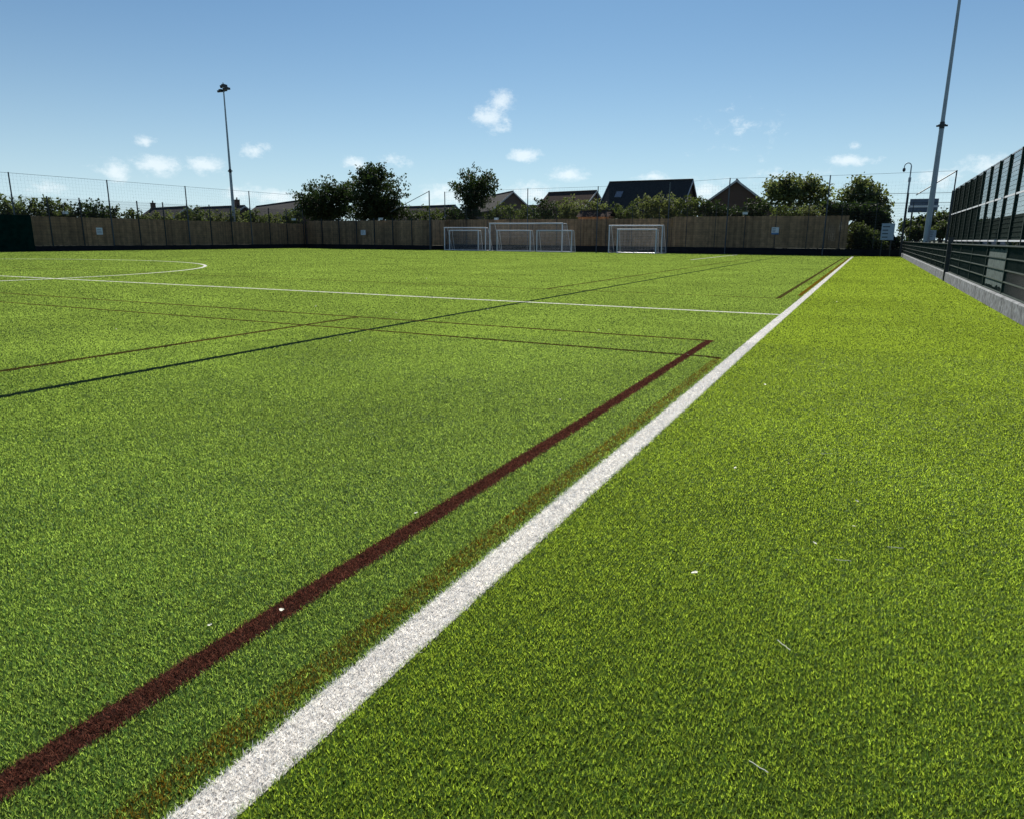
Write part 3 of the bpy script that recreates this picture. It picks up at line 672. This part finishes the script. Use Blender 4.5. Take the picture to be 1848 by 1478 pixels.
# ---------------------------------------------------------------- beyond the tall fence: hedge, white barrier, car
GH = 'conifers beyond the tall mesh fence'
for i in range(10):
    y0 = 66 + i * 5.5; x0 = 11.0 + random.uniform(-.3,.3); hh = (H + .027*y0) * 1.0
    tree('conifer', (x0, y0, 0), [((0,0,hh*.52),(1.3,3.6,hh*.48)),((0,.5,hh*.3),(1.5,3.4,hh*.3))], 4200, 'leaf_dark', 'dense dark hedge conifer in the row beyond the tall mesh fence', 'conifer', GH, size=.22, jit=.12, trunk=.1)
r = empty('barrier', (2.9, 72, 0), -PI/2); tag(r, 'white barrier rail crossing behind the foot of the right mast', 'barrier')
MB().box(-.04,.04,0,12,1.15,1.29).build('rail','sign_white',r)
for i in range(5): MB().box(.045,.14,i*2.9,i*2.9+.1,0,1.15).build('post','sign_white',r)
def car(x, y, rz, label):
    r = empty('parked_car', (x, y, 0), rz); tag(r, label, 'car')
    prof = [(-2.1,.3),(-2.1,.75),(-1.95,.92),(-1.1,1.0),(1.45,1.0),(2.0,.9),(2.1,.7),(2.1,.3)]
    mb = MB(); n = len(prof)
    vs = [(px, -.86 + (.05 if pz>.9 else 0), pz) for px, pz in prof] + [(px, .86 - (.05 if pz>.9 else 0), pz) for px, pz in prof]
    mb.add(vs, [tuple(range(n)), tuple(range(n, 2*n))[::-1]] + [(i, n+i, n+(i+1)%n, (i+1)%n) for i in range(n)]).build('body','car_paint',r)
    cab = [(-1.3,1.0),(-.6,1.42),(.7,1.45),(1.5,1.0)]; n = 4
    vs = [(px, -.80 + (.14 if pz>1.2 else 0), pz) for px, pz in cab] + [(px, .80 - (.14 if pz>1.2 else 0), pz) for px, pz in cab]
    MB().add(vs, [(0,1,2,3),(7,6,5,4)] + [(i, n+i, n+(i+1)%n, (i+1)%n) for i in range(n)]).build('window','glass',r)
    MB().box(-.62,.72,-.66,.66,1.43,1.47).build('roof','galvanised',r)  # pale metal stands in for the sunlit highlight on the dark car
    for sx in (-1.3,1.3):
        for sy in (-.82,.82):
            wl = MB().tube((0,-.1,0),(0,.1,0),.31,n=18).build('wheel','tyre',r,loc=(sx,sy,.31))
            MB().tube((0,-.11,0),(0,.11,0),.18,n=12).build('rim','galvanised',wl)
    for sy in (-.6,.6):
        MB().box(-2.13,-2.09,sy-.15,sy+.15,.66,.8).build('headlight','lamp_lens',r)
car(7.4, 60.5, PI/2, 'dark car with a sun highlight coloured onto its roof parked beyond the tall mesh fence')

# ---------------------------------------------------------------- litter: petals and dry stalks on the turf
def ground_at(px, py):
    a, b = slope(px, py); Y = -H / b; return a * Y, Y
def petal(px, py, s, label, group='pale petals scattered on the turf'):
    x, y = ground_at(px, py); mb = MB(); n = 7
    vs = [(0,0,.006*s/.02)]; rz = random.random()*PI
    for i in range(n):
        t = 2*PI*i/n; rr = s*(.6+.5*random.random()); vs.append((rr*math.cos(t), rr*.6*math.sin(t), .004+.25*s*random.random()))
    vs2 = [(a, b, c-.0015) for a, b, c in vs]
    mb.add(vs, [(0, 1+i, 1+(i+1)%n) for i in range(n)]).add(vs2, [(0, 1+(i+1)%n, 1+i) for i in range(n)])
    o = mb.build('petal','petal',loc=(x, y, .024)); o.rotation_euler = (random.uniform(-.4,.4), random.uniform(-.4,.4), rz)
    tag(o, label, 'petal', group)
petal(510,1113,.013,'white petal lying on the near brown line')
petal(752,935,.013,'small pale petal lying on the middle of the near brown line')
petal(1252,1045,.013,'white petal lying alone on the turf right of the touchline')
petal(1468,990,.012,'pale petal beside a dry stalk on the runoff strip')
for px, py in ((1485,828),(1327,852),(1545,913),(380,1140),(1422,844),(1540,960),(67,620),(632,620),(1080,600),(1163,578),(1010,728),(210,598),(1240,645),(1510,548),(1358,500),(715,568),(570,556),(925,545),(880,562),(1485,660),(1640,660),(1380,700),(770,505)):
    d = ground_at(px, py)[1]; petal(px, py, .0035*d**.62+.004, 'tiny pale petal among others scattered on the turf')
def stalk(px, py, L, label):
    x, y = ground_at(px, py); mb = MB(); p = Vector((0,0,.0)); a = random.random()*PI
    for i in range(5):
        a += random.uniform(-.5,.5); q = p + Vector((math.cos(a),math.sin(a)*1.0,random.uniform(-.04,.04)))*L/5; mb.tube(p,q,.0012,n=5); p = q
    tag(mb.build('dry_stalk','petal',loc=(x,y,.027)), label, 'dry stalk', 'dry stalks on the turf')
stalk(1425,1187,.06,'short dry stalk on the dark near turf right of the touchline')
stalk(1505,1020,.06,'curled dry stalk below the pale petal on the runoff strip')
stalk(1600,997,.06,'curved dry stalk at the right of the runoff strip')
stalk(1350,1390,.05,'dry stalk on the turf near the bottom edge')
stalk(1480,826,.07,'pale dry stalk farthest away on the runoff strip')

# ---------------------------------------------------------------- world: sky and clouds at infinity, one sun
SUN_AZ = math.radians(-20)      # from the pitch direction (+y), negative = left
SUN_EL = math.radians(41)
W = bpy.data.worlds.new('World'); S.world = W; W.use_nodes = True; nt = W.node_tree; N = nt.nodes; L = nt.links
bg = N['Background']; bg.inputs['Strength'].default_value = .05
sk = N.new('ShaderNodeTexSky'); sk.sky_type = 'NISHITA'; sk.sun_disc = False; sk.sun_elevation = SUN_EL; sk.sun_rotation = SUN_AZ
sk.altitude = 0; sk.air_density = 1.0; sk.dust_density = .3; sk.ozone_density = 2.5
tc = N.new('ShaderNodeTexCoord'); sep = N.new('ShaderNodeSeparateXYZ'); L.new(tc.outputs['Generated'], sep.inputs[0])
def mth(op, a, b=None, c=None, clamp=False):
    n = N.new('ShaderNodeMath'); n.operation = op; n.use_clamp = clamp
    for i, v in enumerate((a, b, c)):
        if v is None: continue
        if isinstance(v, (int, float)): n.inputs[i].default_value = v
        else: L.new(v, n.inputs[i])
    return n.outputs[0]
az = mth('ARCTAN2', sep.outputs[0], sep.outputs[1]); el = mth('ARCSINE', sep.outputs[2])
CL = [(885,212,26,22,1),(905,186,26,17,1.05),(943,281,22,11,.85),(1025,314,30,12,.85),(460,272,24,11,.75),(260,254,16,9,.7),(288,300,42,17,.95),(205,310,32,14,.7),
      (370,300,30,15,.95),(1530,291,42,9,.85),(643,297,20,11,.8),(715,294,26,9,.5),(800,350,42,18,.9),(505,356,60,14,.75),(1180,320,24,8,.6),(1545,266,12,6,.5),
      (1790,300,55,15,.6),(80,340,26,11,.55),(1690,325,50,14,.6),(1335,236,20,16,.12),(440,350,30,12,.7),(1275,345,40,18,.6),(960,350,60,16,.6),(1420,318,50,10,.4)]
best = None
for cx, cy, rx, ry, s in CL:
    v = (Matrix(ROT) @ Vector((cx-924, -(cy-739), -1283))).normalized(); a0 = math.atan2(v.x, v.y); e0 = math.asin(v.z)
    v2 = (Matrix(ROT) @ Vector((cx+rx-924, -(cy-739), -1283))).normalized(); v3 = (Matrix(ROT) @ Vector((cx-924, -(cy-ry-739), -1283))).normalized()
    ra = abs(math.atan2(v2.x, v2.y) - a0) * 1.42; re = abs(math.asin(v3.z) - e0) * 1.42
    u = mth('DIVIDE', mth('SUBTRACT', az, a0), ra); w_ = mth('DIVIDE', mth('SUBTRACT', el, e0), re)
    rr = mth('SQRT', mth('ADD', mth('MULTIPLY', u, u), mth('MULTIPLY', w_, w_)))
    k_ = mth('MULTIPLY', mth('SUBTRACT', 1.0, rr), s)
    best = k_ if best is None else mth('MAXIMUM', best, k_)
mp = N.new('ShaderNodeMapping'); mp.inputs['Scale'].default_value = (1, 1, 1.6); L.new(tc.outputs['Generated'], mp.inputs[0])
nz = N.new('ShaderNodeTexNoise'); nz.inputs['Scale'].default_value = 38; nz.inputs['Detail'].default_value = 8; nz.inputs['Roughness'].default_value = .7; L.new(mp.outputs[0], nz.inputs['Vector'])
dn = mth('ADD', best, mth('MULTIPLY', mth('SUBTRACT', nz.outputs['Fac'], .5), 2.4))
mr = N.new('ShaderNodeMapRange'); mr.interpolation_type = 'SMOOTHSTEP'; mr.inputs[1].default_value = -.05; mr.inputs[2].default_value = .85; L.new(dn, mr.inputs[0])
cov = mth('MULTIPLY', mr.outputs[0], mth('MULTIPLY', mth('GREATER_THAN', best, -.6), .66)); 
mx = N.new('ShaderNodeMixRGB'); L.new(cov, mx.inputs[0]); vt = N.new('ShaderNodeVectorMath'); vt.operation = 'MULTIPLY'; vt.inputs[1].default_value = (.43, .70, .87); L.new(sk.outputs[0], vt.inputs[0]); 
# thin haze layer whitening the sky towards the horizon
hz = mth('MULTIPLY', mth('POWER', 2.718, mth('MULTIPLY', mth('MAXIMUM', el, 0), -8.0)), .85)
hm = N.new('ShaderNodeMixRGB'); L.new(hz, hm.inputs[0]); L.new(vt.outputs[0], hm.inputs[1]); hm.inputs[2].default_value = (9.8, 12.0, 13.2, 1); L.new(hm.outputs[0], mx.inputs[1]); mx.inputs[2].default_value = (12.2, 13.2, 13.6, 1)
L.new(mx.outputs[0], bg.inputs[0])
ld = bpy.data.lights.new('sun', 'SUN'); ld.energy = 5.0; ld.angle = math.radians(.53); ld.color = (1, .95, .86)
sun = bpy.data.objects.new('sun', ld); C.objects.link(sun)
sd = Vector((math.sin(SUN_AZ)*math.cos(SUN_EL), math.cos(SUN_AZ)*math.cos(SUN_EL), math.sin(SUN_EL)))
sun.rotation_euler = sd.to_track_quat('Z', 'Y').to_euler(); sun.location = (0, 0, 40)
S.view_settings.view_transform = 'Standard'; S.view_settings.look = 'None'; S.view_settings.gamma = 1; S.view_settings.exposure = .7
